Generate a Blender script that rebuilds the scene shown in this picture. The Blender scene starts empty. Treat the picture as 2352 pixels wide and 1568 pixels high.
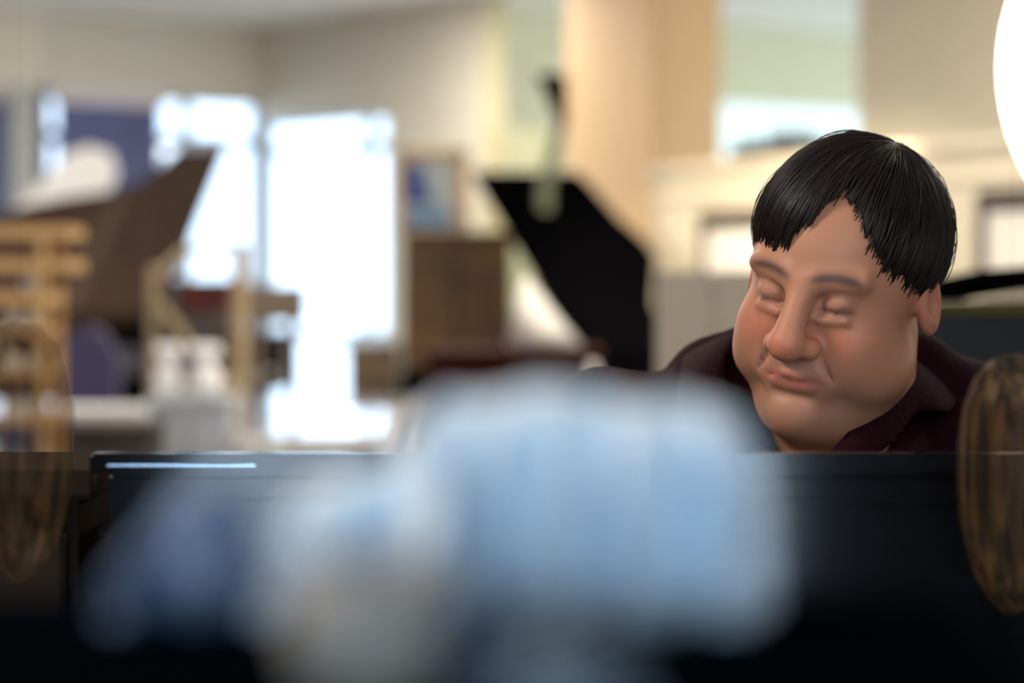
import bpy, bmesh, math, random
import numpy as np
from mathutils import Vector, Matrix
random.seed(7); rng = np.random.default_rng(7)
scene = bpy.context.scene
C = scene.collection
PI = math.pi
# ------------------------------------------------------------------ camera, world, exposure
FPX = 5553.0; CZ = 1.17; HX = 1176.0; HY = 640.0
cam_d = bpy.data.cameras.new('camera'); cam = bpy.data.objects.new('camera', cam_d); C.objects.link(cam)
cam.location = (0, 0, CZ); cam.rotation_euler = (PI/2, 0, 0)
cam_d.sensor_width = 36; cam_d.lens = 85
cam_d.shift_y = (HY-784)/2352.0*-1*-1
cam_d.clip_start = .05
cam_d.dof.use_dof = True; cam_d.dof.focus_distance = 1.84; cam_d.dof.aperture_fstop = 3.3
scene.camera = cam
vs = scene.view_settings
vs.view_transform = 'Standard'; vs.look = 'None'; vs.gamma = 1; vs.exposure = 0.0
W = bpy.data.worlds.new('sky'); scene.world = W; W.use_nodes = True
bg = W.node_tree.nodes['Background']; bg.inputs[0].default_value = (.66, .83, 1.0, 1)
_w = W.node_tree; _tc = _w.nodes.new('ShaderNodeTexCoord'); _sx = _w.nodes.new('ShaderNodeSeparateXYZ'); _mr = _w.nodes.new('ShaderNodeMapRange')
_w.links.new(_tc.outputs['Generated'], _sx.inputs[0]); _w.links.new(_sx.outputs['Y'], _mr.inputs[0])
_mr.inputs[1].default_value = -1; _mr.inputs[2].default_value = 1; _mr.inputs[3].default_value = 10; _mr.inputs[4].default_value = 3.2   # brighter half of the sky behind the camera
_w.links.new(_mr.outputs[0], bg.inputs[1])

def lamp(name, kind, loc, power, col, size=.5, target=None, parent=None, sy=None, spot=None, spread=None):
    d = bpy.data.lights.new(name, kind); d.energy = power; d.color = col
    if kind == 'AREA':
        d.size = size
        if sy: d.shape = 'RECTANGLE'; d.size_y = sy
        if spread: d.spread = math.radians(spread)
    else:
        d.shadow_soft_size = size
        if kind == 'SPOT': d.spot_size = math.radians(spot or 60); d.spot_blend = .6
    o = bpy.data.objects.new(name, d); C.objects.link(o); o.location = loc
    if target is not None:
        o.rotation_euler = (Vector(target)-Vector(loc)).to_track_quat('-Z', 'Y').to_euler()
    if parent:
        o.parent = parent; o.matrix_parent_inverse = Matrix.Translation(-Vector(parent.location))
    return o

def P(px, py, Y):
    return Vector(((px-HX)*Y/FPX, Y, CZ+(HY-py)*Y/FPX))

# ------------------------------------------------------------------ materials
MATS = {}
def mat(name, col, rough=.5, metal=0, spec=.5, coat=0, emit=None, estr=0, noise=0, nscale=20, bump=0, bscale=60, stretch=(1,1,1), col2=None, alpha=None, trans=0, sss=0, sheen=0, coords='Object'):
    if name in MATS: return MATS[name]
    m = bpy.data.materials.new(name); m.use_nodes = True
    nt = m.node_tree; b = nt.nodes['Principled BSDF']
    b.inputs['Base Color'].default_value = (*col, 1)
    b.inputs['Roughness'].default_value = rough; b.inputs['Metallic'].default_value = metal
    b.inputs['Specular IOR Level'].default_value = spec
    b.inputs['Coat Weight'].default_value = coat; b.inputs['Coat Roughness'].default_value = .03
    b.inputs['Transmission Weight'].default_value = trans
    if sheen: b.inputs['Sheen Weight'].default_value = sheen
    if sss:
        b.inputs['Subsurface Weight'].default_value = sss; b.inputs['Subsurface Radius'].default_value = (1, .35, .2); b.inputs['Subsurface Scale'].default_value = .006
    if emit: b.inputs['Emission Color'].default_value = (*emit, 1); b.inputs['Emission Strength'].default_value = estr
    if alpha is not None: b.inputs['Alpha'].default_value = alpha
    if noise or bump or col2:
        tc = nt.nodes.new('ShaderNodeTexCoord'); mp = nt.nodes.new('ShaderNodeMapping'); mp.inputs['Scale'].default_value = stretch
        nt.links.new(tc.outputs[coords], mp.inputs[0])
    if noise or col2:
        n = nt.nodes.new('ShaderNodeTexNoise'); n.inputs['Scale'].default_value = nscale; n.inputs['Detail'].default_value = 4
        nt.links.new(mp.outputs[0], n.inputs['Vector'])
        mx = nt.nodes.new('ShaderNodeMix'); mx.data_type = 'RGBA'
        c2 = col2 or tuple(c*(1-noise) for c in col)
        mx.inputs[6].default_value = (*col, 1); mx.inputs[7].default_value = (*c2, 1)
        rp = nt.nodes.new('ShaderNodeMapRange'); rp.inputs[1].default_value = .35; rp.inputs[2].default_value = .65
        nt.links.new(n.outputs['Fac'], rp.inputs[0]); nt.links.new(rp.outputs[0], mx.inputs[0])
        nt.links.new(mx.outputs[2], b.inputs['Base Color'])
    if bump:
        n2 = nt.nodes.new('ShaderNodeTexNoise'); n2.inputs['Scale'].default_value = bscale; nt.links.new(mp.outputs[0], n2.inputs['Vector'])
        bp = nt.nodes.new('ShaderNodeBump'); bp.inputs['Strength'].default_value = bump; bp.inputs['Distance'].default_value = .01
        nt.links.new(n2.outputs['Fac'], bp.inputs['Height']); nt.links.new(bp.outputs[0], b.inputs['Normal'])
    MATS[name] = m
    return m
M_wall = mat('beige_paint', (.66, .61, .50), .7, noise=.04, nscale=3, bump=.05)
M_wall_g = mat('olive_tone', (.47, .42, .26), .7, noise=.04, nscale=3)  # olive tone given to the recess wall
M_cream = mat('cream_paint', (.86, .78, .62), .55, noise=.03, nscale=3)
M_peach = mat('peach_paint', (.80, .56, .32), .65, noise=.03, nscale=3)
M_ceil = mat('ceiling_paint', (.95, .94, .91), .8)
M_floor = mat('carpet', (.25, .22, .19), .9, noise=.2, nscale=80, bump=.3)
M_white = mat('white_paint', (.85, .86, .88), .4)
M_blackgloss = mat('black_lacquer', (.003, .004, .006), .08, spec=.5)
M_blacksatin = mat('black_satin', (.0015, .0015, .002), .5, spec=.0)
M_navy = mat('dark_felt', (.0008, .0016, .003), .95, spec=.0)
M_brown = mat('walnut', (.034, .019, .012), .55, spec=.12, col2=(.026, .012, .007), nscale=6, stretch=(1, 8, 1))
M_mahog = mat('mahogany', (.12, .025, .015), .3, col2=(.07, .012, .01), nscale=6, stretch=(8, 1, 1))
M_oak = mat('golden_oak', (.66, .42, .18), .4, col2=(.52, .31, .11), nscale=8, stretch=(1, 1, 8))
M_brass = mat('brass', (.75, .5, .2), .3, metal=1)
M_grey = mat('grey_fabric', (.40, .36, .31), .9, noise=.1, nscale=200)
M_blind = mat('navy_blind', (.10, .11, .24), .8, noise=.15, nscale=5)
M_purple = mat('purple_velvet', (.07, .065, .15), .8, sheen=.1)
M_frame = mat('window_frame_grey', (.35, .36, .38), .4)
M_keyw = mat('ivory_keys', (.85, .82, .75), .2); M_keyb = mat('ebony_keys', (.01, .01, .01), .3)
M_glass = bpy.data.materials.new('window_glass'); M_glass.use_nodes = True
_n = M_glass.node_tree; _n.nodes.remove(_n.nodes['Principled BSDF'])
_t = _n.nodes.new('ShaderNodeBsdfTransparent'); _t.inputs[0].default_value = (.97, .98, 1, 1); _g = _n.nodes.new('ShaderNodeBsdfGlossy'); _g.inputs['Roughness'].default_value = .02
_m = _n.nodes.new('ShaderNodeMixShader'); _m.inputs[0].default_value = .06
_n.links.new(_t.outputs[0], _m.inputs[1]); _n.links.new(_g.outputs[0], _m.inputs[2]); _n.links.new(_m.outputs[0], _n.nodes['Material Output'].inputs[0])

# ------------------------------------------------------------------ helpers
def tag(o, label=None, cat=None, group=None, kind=None):
    if label: o['label'] = label
    if cat: o['category'] = cat
    if group: o['group'] = group
    if kind: o['kind'] = kind
    return o
def empty(name, loc, rz=0, label=None, cat=None, group=None):
    o = bpy.data.objects.new(name, None); C.objects.link(o); o.location = loc; o.rotation_euler = (0, 0, rz); o.empty_display_size = .1
    return tag(o, label, cat, group)
def link(name, bm, m, parent=None, smooth=False, world=False):
    me = bpy.data.meshes.new(name); bmesh.ops.recalc_face_normals(bm, faces=bm.faces[:]); bm.to_mesh(me); bm.free()
    if smooth:
        for p in me.polygons: p.use_smooth = True
    me.materials.append(m)
    o = bpy.data.objects.new(name, me); C.objects.link(o)
    if parent:
        o.parent = parent
        if world:
            o.matrix_parent_inverse = Matrix.LocRotScale(parent.location, parent.rotation_euler, None).inverted()
    return o
def B(): return bmesh.new()
def box(bm, x0, x1, y0, y1, z0, z1, bev=0, M=None):
    r = bmesh.ops.create_cube(bm, size=1)
    T = Matrix.Translation(((x0+x1)/2, (y0+y1)/2, (z0+z1)/2)) @ Matrix.Diagonal((abs(x1-x0), abs(y1-y0), abs(z1-z0), 1))
    bmesh.ops.transform(bm, matrix=T, verts=r['verts'])
    if bev:
        es = list({e for v in r['verts'] for e in v.link_edges})
        rr = bmesh.ops.bevel(bm, geom=es, offset=bev, segments=2, affect='EDGES')
        vv = list({v for f in rr['faces'] for v in f.verts} | {v for v in r['verts'] if v.is_valid})
    else: vv = r['verts']
    if M is not None: bmesh.ops.transform(bm, matrix=M, verts=vv)
    return vv
def prism(bm, pts, z0, z1, M=None):
    a = [bm.verts.new((p[0], p[1], z0)) for p in pts]; b = [bm.verts.new((p[0], p[1], z1)) for p in pts]
    bm.faces.new(a[::-1]); bm.faces.new(b)
    n = len(pts)
    for i in range(n): bm.faces.new((a[i], a[(i+1) % n], b[(i+1) % n], b[i]))
    if M is not None: bmesh.ops.transform(bm, matrix=M, verts=a+b)
def tube(bm, pts, r, seg=10, r2=None):
    pts = [Vector(p) for p in pts]; rings = []; n = len(pts)
    for i, p in enumerate(pts):
        d = (pts[min(i+1, n-1)]-pts[max(i-1, 0)]).normalized()
        a = d.orthogonal().normalized() if i == 0 else (a - d*a.dot(d)).normalized()
        b = d.cross(a); rr = r if r2 is None else r+(r2-r)*i/(n-1)
        rings.append([bm.verts.new(p+a*rr*math.cos(2*PI*k/seg)+b*rr*math.sin(2*PI*k/seg)) for k in range(seg)])
    for i in range(n-1):
        for k in range(seg): bm.faces.new((rings[i][k], rings[i][(k+1) % seg], rings[i+1][(k+1) % seg], rings[i+1][k]))
    bm.faces.new(rings[0][::-1]); bm.faces.new(rings[-1])
def lathe(bm, prof, seg=32, c=(0, 0, 0), rib=0, nrib=0):
    rings = []
    for r, z in prof:
        rings.append([bm.verts.new((c[0]+max(r, 1e-4)*(1+rib*math.cos(nrib*2*PI*k/seg))*math.cos(2*PI*k/seg), c[1]+max(r, 1e-4)*(1+rib*math.cos(nrib*2*PI*k/seg))*math.sin(2*PI*k/seg), c[2]+z)) for k in range(seg)])
    for i in range(len(rings)-1):
        for k in range(seg): bm.faces.new((rings[i][k], rings[i][(k+1) % seg], rings[i+1][(k+1) % seg], rings[i+1][k]))
    bm.faces.new(rings[0][::-1]); bm.faces.new(rings[-1])
def wallseg(bm, p, q, z0, z1, th=.12, side=1):
    p = Vector((p[0], p[1])); q = Vector((q[0], q[1])); d = (q-p).normalized(); n = Vector((-d.y, d.x))*side*th
    prism(bm, [p, q, q+n, p+n], z0, z1)

# ------------------------------------------------------------------ room shell
CH = 2.63
U = Vector((.62, -.784)).normalized(); V = Vector((-.784, -.62)).normalized()
C0 = Vector((-1.452, 14.0))
L1 = C0+V*1.42; L2 = L1+Vector((-1, -.12)).normalized()*5.0
bm = B(); prism(bm, [(-9, -3.2), (8, -3.2), (8, 18), (-9, 18)], -.1, 0); tag(link('floor', bm, M_floor), kind='structure')
bm = B(); prism(bm, [L2+Vector((0,.12)), (L2.x, -3.2), (6.2, -3.2), (6.2, 18), (0.0, 18), C0+Vector((0,.16)), L1+Vector((0,.12))], CH, CH+.1); tag(link('ceiling', bm, M_ceil), kind='structure')
# left glazed wall: soffit over storefront windows
bm = B(); wallseg(bm, C0, L1, 2.20, CH, side=1 if (Vector((-V.y, V.x)).y > 0) else -1); wallseg(bm, C0, L1, 0, .12, side=-1)
tag(link('wall_left', bm, M_wall), kind='structure')
bm = B(); wallseg(bm, L1, L2, 2.20, CH, side=-1); wallseg(bm, L1, L2, 0, .12, side=-1)
tag(link('wall_left', bm, M_cream), kind='structure')
# right hand wall of the corner with a tall window
Rend = C0+U*2.1
bm = B()
wallseg(bm, C0+U*1.25, Rend, 0, CH, side=1); wallseg(bm, C0, C0+U*1.25, 2.07, CH, side=1); wallseg(bm, C0, C0+U*1.25, 0, .30, side=1)
tag(link('wall_back', bm, M_wall), kind='structure')
# window frames
def window(n, p, q, z0, z1, muls, trans, m=M_frame, w=.03, th=.05):
    p = Vector(p[:2]); q = Vector(q[:2]); L = (q-p).length; ang = math.atan2((q-p).y, (q-p).x)
    e = empty('window_%d' % n, (p.x, p.y, 0), ang); e['kind'] = 'structure'
    bm = B()
    for t in [0, L]+[L*k for k in muls]: box(bm, t-w, t+w, .02, .02+th, z0, z1)
    for z in [z0, z1]+trans: box(bm, -w, L+w, .021, .019+th, z-w, z+w)
    link('window_frame', bm, m, e)
    bm = B(); box(bm, 0, L, .04, .046, z0, z1); link('window_pane', bm, M_glass, e)
    return e
window(1, L1, C0, .12, 2.20, [.33, .66], [1.95])
window(2, C0, C0+U*1.25, .30, 2.07, [.82], [1.90, .85], m=mat('pale_frame', (.62, .72, .80), .4))
window(3, L2, L1, .12, 2.20, [.2, .4, .6, .8], [1.95])
# olive recess wall
G0 = Rend+Vector((-.02, .35)); G1 = G0-V*6.5
bm = B(); wallseg(bm, G0, G1, 0, CH, side=1); wallseg(bm, Rend, G0, 0, CH, side=-1)
tag(link('wall_recess', bm, M_wall_g), kind='structure')
# upper right wall
H0 = Vector((1.36, 9.5)); H1 = H0+U*4.6
bm = B(); wallseg(bm, H0, H1, 0, CH, side=1); tag(link('wall_right', bm, M_wall), kind='structure')
bm = B(); wallseg(bm, H1, (6.2, 3.0), 0, CH, side=1); prism(bm, [(6.2, -3.2), (6.32, -3.2), (6.32, 3.0), (6.2, 3.0)], 0, CH); tag(link('wall_far_right', bm, M_wall), kind='structure')
# side wall left and the wall behind with a window added for blue reflection and front light
bm = B(); prism(bm, [(L2.x-.12, -3.2), (L2.x, -3.2), (L2.x, L2.y), (L2.x-.12, L2.y)], 0, CH); tag(link('wall_side', bm, M_wall), kind='structure')
wx0, wx1, wz0, wz1 = -.85, .72, .34, 2.3
bm = B(); y0, y1 = -3.2, -3.08
prism(bm, [(L2.x, y0), (wx0, y0), (wx0, y1), (L2.x, y1)], 0, CH); prism(bm, [(wx1, y0), (6.2, y0), (6.2, y1), (wx1, y1)], 0, CH)
prism(bm, [(wx0, y0), (wx1, y0), (wx1, y1), (wx0, y1)], 0, wz0); prism(bm, [(wx0, y0), (wx1, y0), (wx1, y1), (wx0, y1)], wz1, CH)
tag(link('wall_front', bm, mat('dark_brown_paint', (.05, .045, .04), .8)), kind='structure')
e = window(4, (wx1, -3.1), (wx0, -3.1), wz0, wz1, [.36, .68], [], w=.02)
# column
ce = Vector((.525, 9.0))*1.145; ca = ce-U*.508*1.145; cb = ce-V*.333*1.145; cc = cb-U*.508*1.145
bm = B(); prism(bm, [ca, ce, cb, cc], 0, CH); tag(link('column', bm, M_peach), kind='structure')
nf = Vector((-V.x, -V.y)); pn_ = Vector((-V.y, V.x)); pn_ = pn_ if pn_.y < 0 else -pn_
bm = B(); wallseg(bm, ce+pn_*.001, cb+pn_*.001, 0, CH, th=.012, side=1 if Vector((-(cb-ce).y, (cb-ce).x)).dot(pn_) > 0 else -1); tag(link('column_shade_face', bm, mat('shade_tan', (.50, .27, .085), .6)), kind='structure')  # thin tan sheet puts the shade of the column's unlit side into colour
# low cream partition with moulded cap
Q0 = Vector((.54, 9.2)); Q1 = Q0+(Vector((1.483, 7.0))-Q0)*1.5
capz = 1.592
bm = B(); wallseg(bm, Q0, Q1, 0, capz-.03, th=.16, side=1); tag(link('wall_partition', bm, M_cream), kind='structure')
dq = (Q1-Q0).normalized(); nq = Vector((dq.y, -dq.x))
bm = B(); wallseg(bm, Q0+nq*.03, Q1+nq*.03, capz-.03, capz, th=.22, side=1); wallseg(bm, Q0+nq*.015, Q1+nq*.015, capz-.055, capz-.031, th=.014, side=1)
wallseg(bm, Q0+nq*.012, Q1+nq*.012, capz-.13, capz-.11, th=.011, side=1)
tag(link('trim_1', bm, M_cream), kind='structure')
# skirting along the back wall
bm = B(); wallseg(bm, C0+U*1.28+Vector((-.012,-.012)), Rend+Vector((-.012,-.012)), 0, .12, th=.012, side=1); tag(link('baseboard_back', bm, M_white), kind='structure')

# ------------------------------------------------------------------ added ceiling lights, out of view, to brighten the room
def ceil_fill(x, y, power, col, label, size=.6):
    e = empty('ceiling_fill', (x, y, CH), 0, label, 'added ceiling light', 'added ceiling panel lights')
    bm = B(); box(bm, -.32, .32, -.32, .32, -.03, -.001); link('frame', bm, M_white, e)
    bm = B(); box(bm, -.29, .29, -.29, .29, -.036, -.031); link('diffuser', bm, mat('diffuser', (1, 1, 1), .5, emit=(1, .88, .72), estr=4), e)
    l = lamp('bulb', 'AREA', (0, 0, -.045), power, col, size, target=(0, 0, -3)); l.parent = e
WARM = (1, .88, .71)
ceil_fill(-.4, 11.2, 62, (1, .93, .82), 'added square ceiling light in front of the corner windows')
ceil_fill(-2.6, 8.0, 110, (1, .93, .82), 'added square ceiling light left of centre, nearer than the brown grand piano')
ceil_fill(2.6, 12.0, 12, (1, .95, .75), 'added square ceiling light in the olive recess')
ceil_fill(.4, 6.5, 34, WARM, 'added square ceiling light before the peach column')
ceil_fill(2.6, 4.2, 48, (1, .95, .86), 'added square ceiling light over the right side of the room')
ceil_fill(2.3, 7.3, 42, (1, .95, .86), 'added square ceiling light before the upper right wall')
ceil_fill(-1.6, 1.1, 62, (1, .91, .82), 'added square ceiling light above the camera side, left of the man')
ceil_fill(-.5, 3.9, 30, WARM, 'added square ceiling light between the pianist and the showroom')
def spot(x, y, tgt, power, label):  # unseen spots added to brighten the partition, white lid and column
    e = empty('added_spot', (x, y, CH), 0, label, 'added_spot', 'added ceiling spots')
    bm = B(); lathe(bm, [(.03, -.001), (.03, -.03), (.01, -.03), (.01, -.1)], 20); link('stem', bm, M_white, e)
    bm = B(); lathe(bm, [(.03, -.1), (.045, -.12), (.045, -.2), (.04, -.2)], 20); link('lamp_head', bm, M_white, e)
    l = lamp('bulb', 'SPOT', (0, 0, -.22), power, (1, .84, .6), .04, target=Vector(tgt)-Vector((x, y, CH)), spot=50); l.parent = e
spot(.55, 6.6, (.9, 8.3, 1.25), 560, 'added white ceiling spot aimed at the framed panel behind the man')
spot(1.9, 5.6, (1.75, 6.5, 1.2), 190, 'added white ceiling spot aimed at the far right of the partition')
spot(-1.75, 8.0, (-2.05, 10.6, 1.65), 70, 'added white ceiling spot aimed at the white piano lid')
spot(-.1, 8.0, (.4, 10.2, 2.1), 30, 'added white ceiling spot aimed at the peach column')

# ------------------------------------------------------------------ grand piano builder
def grand(name, loc, rz, wood, label, lid_ang, L=1.6, Wd=1.45, rimz=(.70, 1.0), outline=None, cat='piano', bench=None):
    e = empty(name, (loc[0], loc[1], 0), rz, label, cat)
    if outline is None:
        outline = [(0, 0), (0, L), (.12, L+.03), (.34, L+.0), (.50, L-.16), (.60, L-.42), (.78, L-.66), (1.05, L-.86), (1.25, L-1.05), (1.36, .42), (Wd, .25), (Wd, 0)]
        outline = [(x*Wd/1.45, y) for x, y in outline]
    # rim ring
    bm = B(); n = len(outline); cx = sum(p[0] for p in outline)/n; cy = sum(p[1] for p in outline)/n
    inner = [(cx+(p[0]-cx)*.93, cy+(p[1]-cy)*.93) for p in outline]
    for i in range(n):
        j = (i+1) % n
        prism(bm, [outline[i], outline[j], inner[j], inner[i]], rimz[0], rimz[1])
    link('rim', bm, wood, e)
    bm = B(); prism(bm, inner, rimz[0]+.05, rimz[0]+.16); link('plate', bm, M_brass, e)
    for lx, ly in ((.12, .12), (Wd-.12, .12), (.28, L-.25 if L > 1 else L-.15)):
        bm = B(); lathe(bm, [(.035, .03), (.045, .12), (.05, .4), (.065, rimz[0]-.08), (.075, rimz[0]+.01)], 16, (lx, ly, 0)); box(bm, lx-.03, lx+.03, ly-.03, ly+.03, 0, .04)
        link('leg', bm, wood, e)
    # keyboard
    bm = B(); box(bm, .0, Wd, -.24, 0.0, rimz[0]-.02, rimz[0]+.04); box(bm, 0, .06, -.24, 0, rimz[0]+.03, rimz[1]-.08); box(bm, Wd-.06, Wd, -.24, 0, rimz[0]+.03, rimz[1]-.08); link('key_bed', bm, wood, e)
    bm = B()
    for k in range(52): box(bm, .08+k*(Wd-.16)/52+.001, .08+(k+1)*(Wd-.16)/52-.001, -.2, -.03, rimz[0]+.041, rimz[0]+.06)
    link('white_keys', bm, M_keyw, e)
    bm = B()
    for k in range(51):
        if k % 7 not in (1, 4): box(bm, .08+(k+1)*(Wd-.16)/52-.006, .08+(k+1)*(Wd-.16)/52+.006, -.13, -.03, rimz[0]+.061, rimz[0]+.072)
    link('black_keys', bm, M_keyb, e)
    # lid hinged on the spine (x = 0)
    T = Matrix.Translation((0, 0, rimz[1]+.004)) @ Matrix.Rotation(-lid_ang, 4, 'Y')
    bm = B(); prism(bm, outline, 0, .022, T); o = link('lid', bm, wood, e)
    bm = B(); ys = L*.28 if L > 1 else L*.35
    tube(bm, [(Wd*.8, ys, rimz[1]-.1), T @ Vector((Wd*.72, ys, 0))], .012); link('lid_prop', bm, wood, e)
    # music desk
    bm = B(); box(bm, Wd*.25, Wd*.75, .16, .175, rimz[1]-.06, rimz[1]+.12); link('music_desk', bm, wood, e)
    return e
# brown grand: spine towards us, keyboard to the right, tail off the left
ax = math.atan2(.997, .075)
brown = grand('grand_piano', (-1.314, 9.0), 0, M_brown, 'open brown grand piano with raised lid at the left before the windows', math.radians(28), L=1.7, rimz=(.72, 1.02), outline=[(0, 0), (0, 1.7), (.15, 1.73), (.36, 1.66), (.48, 1.45), (.56, 1.15), (.76, .90), (.90, .74), (.98, .58), (1.04, .40), (1.12, .29), (1.30, .24), (1.45, .20), (1.45, 0)])
brown.matrix_world = Matrix(((.075, -.997, 0, -1.314), (.997, .075, 0, 9.0), (0, 0, 1, 0), (0, 0, 0, 1)))
# lighter fold strip across its lid, and the fold hinge
T = Matrix.Translation((0, 0, 1.024)) @ Matrix.Rotation(-math.radians(28), 4, 'Y')
bm = B(); box(bm, 0.02, 1.0, .32, .37, .0221, .027, M=T); o = link('lid_fold', bm, mat('fold_walnut', (.055, .036, .026), .5, spec=.1), brown); tag(o, 'paler fold strip across the lid')
# black small grand
sm_out = [(0, 0), (0, .34), (.35, .36), (.72, .50), (.86, .50), (1.05, .46), (1.35, .44), (1.45, .42), (1.45, 0)]
blackg = grand('grand_piano', (0.236, 8.0), 0, M_blacksatin, 'small black grand piano with steeply raised lid left of the peach column', math.radians(27), L=.5, rimz=(.60, .90), outline=sm_out)
d1 = Vector((-.3, .954)); blackg.matrix_world = Matrix(((d1.x, d1.y, 0, .236), (d1.y, -d1.x, 0, 8.0), (0, 0, 1, 0), (0, 0, 0, 1)))
for ch in blackg.children:
    ch.data.transform(Matrix.Diagonal((1, -1, 1, 1))); ch.data.flip_normals()
blackg.matrix_world = Matrix(((d1.x, -d1.y, 0, .236), (d1.y, d1.x, 0, 8.0), (0, 0, 1, 0), (0, 0, 0, 1)))

# ------------------------------------------------------------------ showroom things, left
# white grand lid behind the brown one
wg = empty('grand_piano', (-2.1, 10.6, 0), 0, 'white grand piano with a curved raised lid behind the brown grand', 'piano')
pts = [(0, 505), (60, 455), (110, 405), (150, 355), (205, 335), (255, 350), (268, 400), (240, 460), (120, 520), (0, 600), (-160, 640), (-160, 590)]
bm = B(); q = [P(a, b, 10.6) for a, b in pts]; prism(bm, [(v.x+2.1, -(v.z-1.0)) for v in q], -.015, .015, Matrix.Translation((0, 0, 1.0)) @ Matrix.Rotation(-PI/2, 4, 'X')); link('lid', bm, M_white, wg)
bm = B(); prism(bm, [(-.5, 0), (.35, 0), (.35, .9), (.1, 1.1), (-.2, 1.2), (-.5, 1.5)], .72, 1.0); link('rim', bm, M_white, wg)
for lx, ly in ((-.42, .12), (.27, .12), (-.35, 1.2)):
    bm = B(); lathe(bm, [(.03, 0), (.04, .4), (.06, .73)], 14, (lx, ly, 0)); link('leg', bm, M_white, wg)
# blinds in the left windows
def onwall(px, A, d): r = (px-HX)/FPX; return (r*A.y-A.x)/(d.x-r*d.y)
def blind(x0, x1, A, d, zb, label, m):
    t0, t1 = onwall(x0, A, d), onwall(x1, A, d); p = A+d*t0; w = abs(t1-t0); u = (A+d*t1-p).normalized(); n = Vector((u.y, -u.x))
    p = p+n*.09; h = 2.199-zb
    e = empty('roller_blind', (p.x, p.y, zb), math.atan2(u.y, u.x), label, 'blind', 'roller blinds at the left windows')
    bm = B(); box(bm, 0, w, -.003, .003, .015, h-.03); link('fabric', bm, m, e)
    bm = B(); box(bm, -.02, w+.02, -.03, .03, h-.075, h, .01); link('cassette', bm, mat('pinkish_white', (.62, .56, .58), .5), e)
    bm = B(); box(bm, 0, w, -.009, .009, 0, .02); link('bottom_bar', bm, M_white, e)
D2 = (L2-L1).normalized()
blind(112, 350, C0, V, .6, 'navy blue roller blind right of the grey post, behind the brown piano', M_blind)
blind(-160, 36, L1, D2, .9, 'dark blue roller blind at the left edge of the photo', mat('blue_blind', (.14, .19, .34), .8))
def post(x0, x1, off, label, m):
    t0, t1 = onwall(x0, L1, D2), onwall(x1, L1, D2); p = L1+D2*t0; w = abs(t1-t0); u = -D2; n = Vector((u.y, -u.x)); p = p+n*off
    bm = B(); box(bm, 0, w, 0, .05, 0, 2.198); o = tag(link('post', bm, m), label, 'post'); o.location = (p.x, p.y, 0); o.rotation_euler = (0, 0, math.atan2(u.y, u.x))
post(88, 114, .08, 'slim dark grey post between the two blue blinds', mat('dark_grey_metal', (.07, .07, .08), .4))
post(30, 90, .19, 'wider pale grey post left of the dark grey post', mat('pale_grey_metal', (.45, .46, .46), .4))
# white disc lamp (small blurred disc)
c = P(376, 346, 10.8)
e = empty('clip_lamp', c, 0, 'tiny round lamp shining at the top corner of the brown piano lid', 'lamp')
bm = B(); lathe(bm, [(.004, -.02), (.012, -.015), (.014, 0), (.012, .012), (.003, .016)], 16); link('bulb', bm, mat('small_bulb', (.9, .9, .9), .3, emit=(.8, .85, .9), estr=3), e)
bm = B(); tube(bm, [(0, 0, -.02), (.02, .01, -.1), (.03, .02, c.z*-1+.0)], .005); link('stem', bm, M_blacksatin, e)
# purple stool
def stool(px, py, Y, r, label, m, h=None):
    c = P(px, py, Y); e = empty('round_stool', (c.x, c.y, 0), 0, label, 'stool')
    bm = B(); lathe(bm, [(r*.9, c.z-.12), (r, c.z-.1), (r, c.z-.03), (r*.92, c.z), (.01, c.z+.005)], 32); link('seat', bm, m, e, True)
    for k in range(4):
        a = PI/4+k*PI/2; bm = B(); tube(bm, [(r*.7*math.cos(a), r*.7*math.sin(a), c.z-.12), (r*.95*math.cos(a), r*.95*math.sin(a), 0)], .018); link('leg', bm, M_blacksatin, e)
    return e
# high backed purple chair under the piano
c = P(200, 950, 7.6); e = empty('upholstered_chair', (c.x, 7.6, 0), 0, 'purple velvet chair with rounded back in front of the brown piano', 'chair')
bm = B()
prof = [(-.10, 0)] + [(.10*math.cos(PI-t*PI/10)*1.0, .13+.13*math.sin(t*PI/10)) for t in range(11)] + [(.10, 0)]
prism(bm, [(x, -z) for x, z in prof], -.03, .03, Matrix.Translation((0, 0, .76)) @ Matrix.Rotation(-PI/2, 4, 'X')); link('backrest', bm, M_purple, e)
bm = B(); box(bm, -.22, .22, -.48, -.02, .66, .76, .03); link('seat', bm, M_purple, e)
for sx in (-1, 1):
    for yy in (-.42, -.04):
        bm = B(); tube(bm, [(sx*.18, yy, .66), (sx*.19, yy, 0)], .02); link('leg', bm, M_blacksatin, e)
# black speaker-like case
c = P(300, 745, 8.3); e = empty('speaker_cabinet', (c.x, 8.3, 0), 0, 'black speaker cabinet standing between purple chair and wooden easel', 'speaker')
bm = B(); box(bm, -.08, .08, 0, .2, 0, c.z, .008); link('case', bm, M_blacksatin, e)
for z, r in ((c.z-.13, .055), (c.z-.33, .065)):
    bm = B(); lathe(bm, [(r, 0), (r*.9, .006), (r*.3, -.0), (.005, .012)], 24); bmesh.ops.transform(bm, matrix=Matrix.Translation((0, -.001, z)) @ Matrix.Rotation(PI/2, 4, 'X'), verts=bm.verts); link('driver', bm, mat('speaker_cone', (.05, .05, .07), .6), e)
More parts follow.
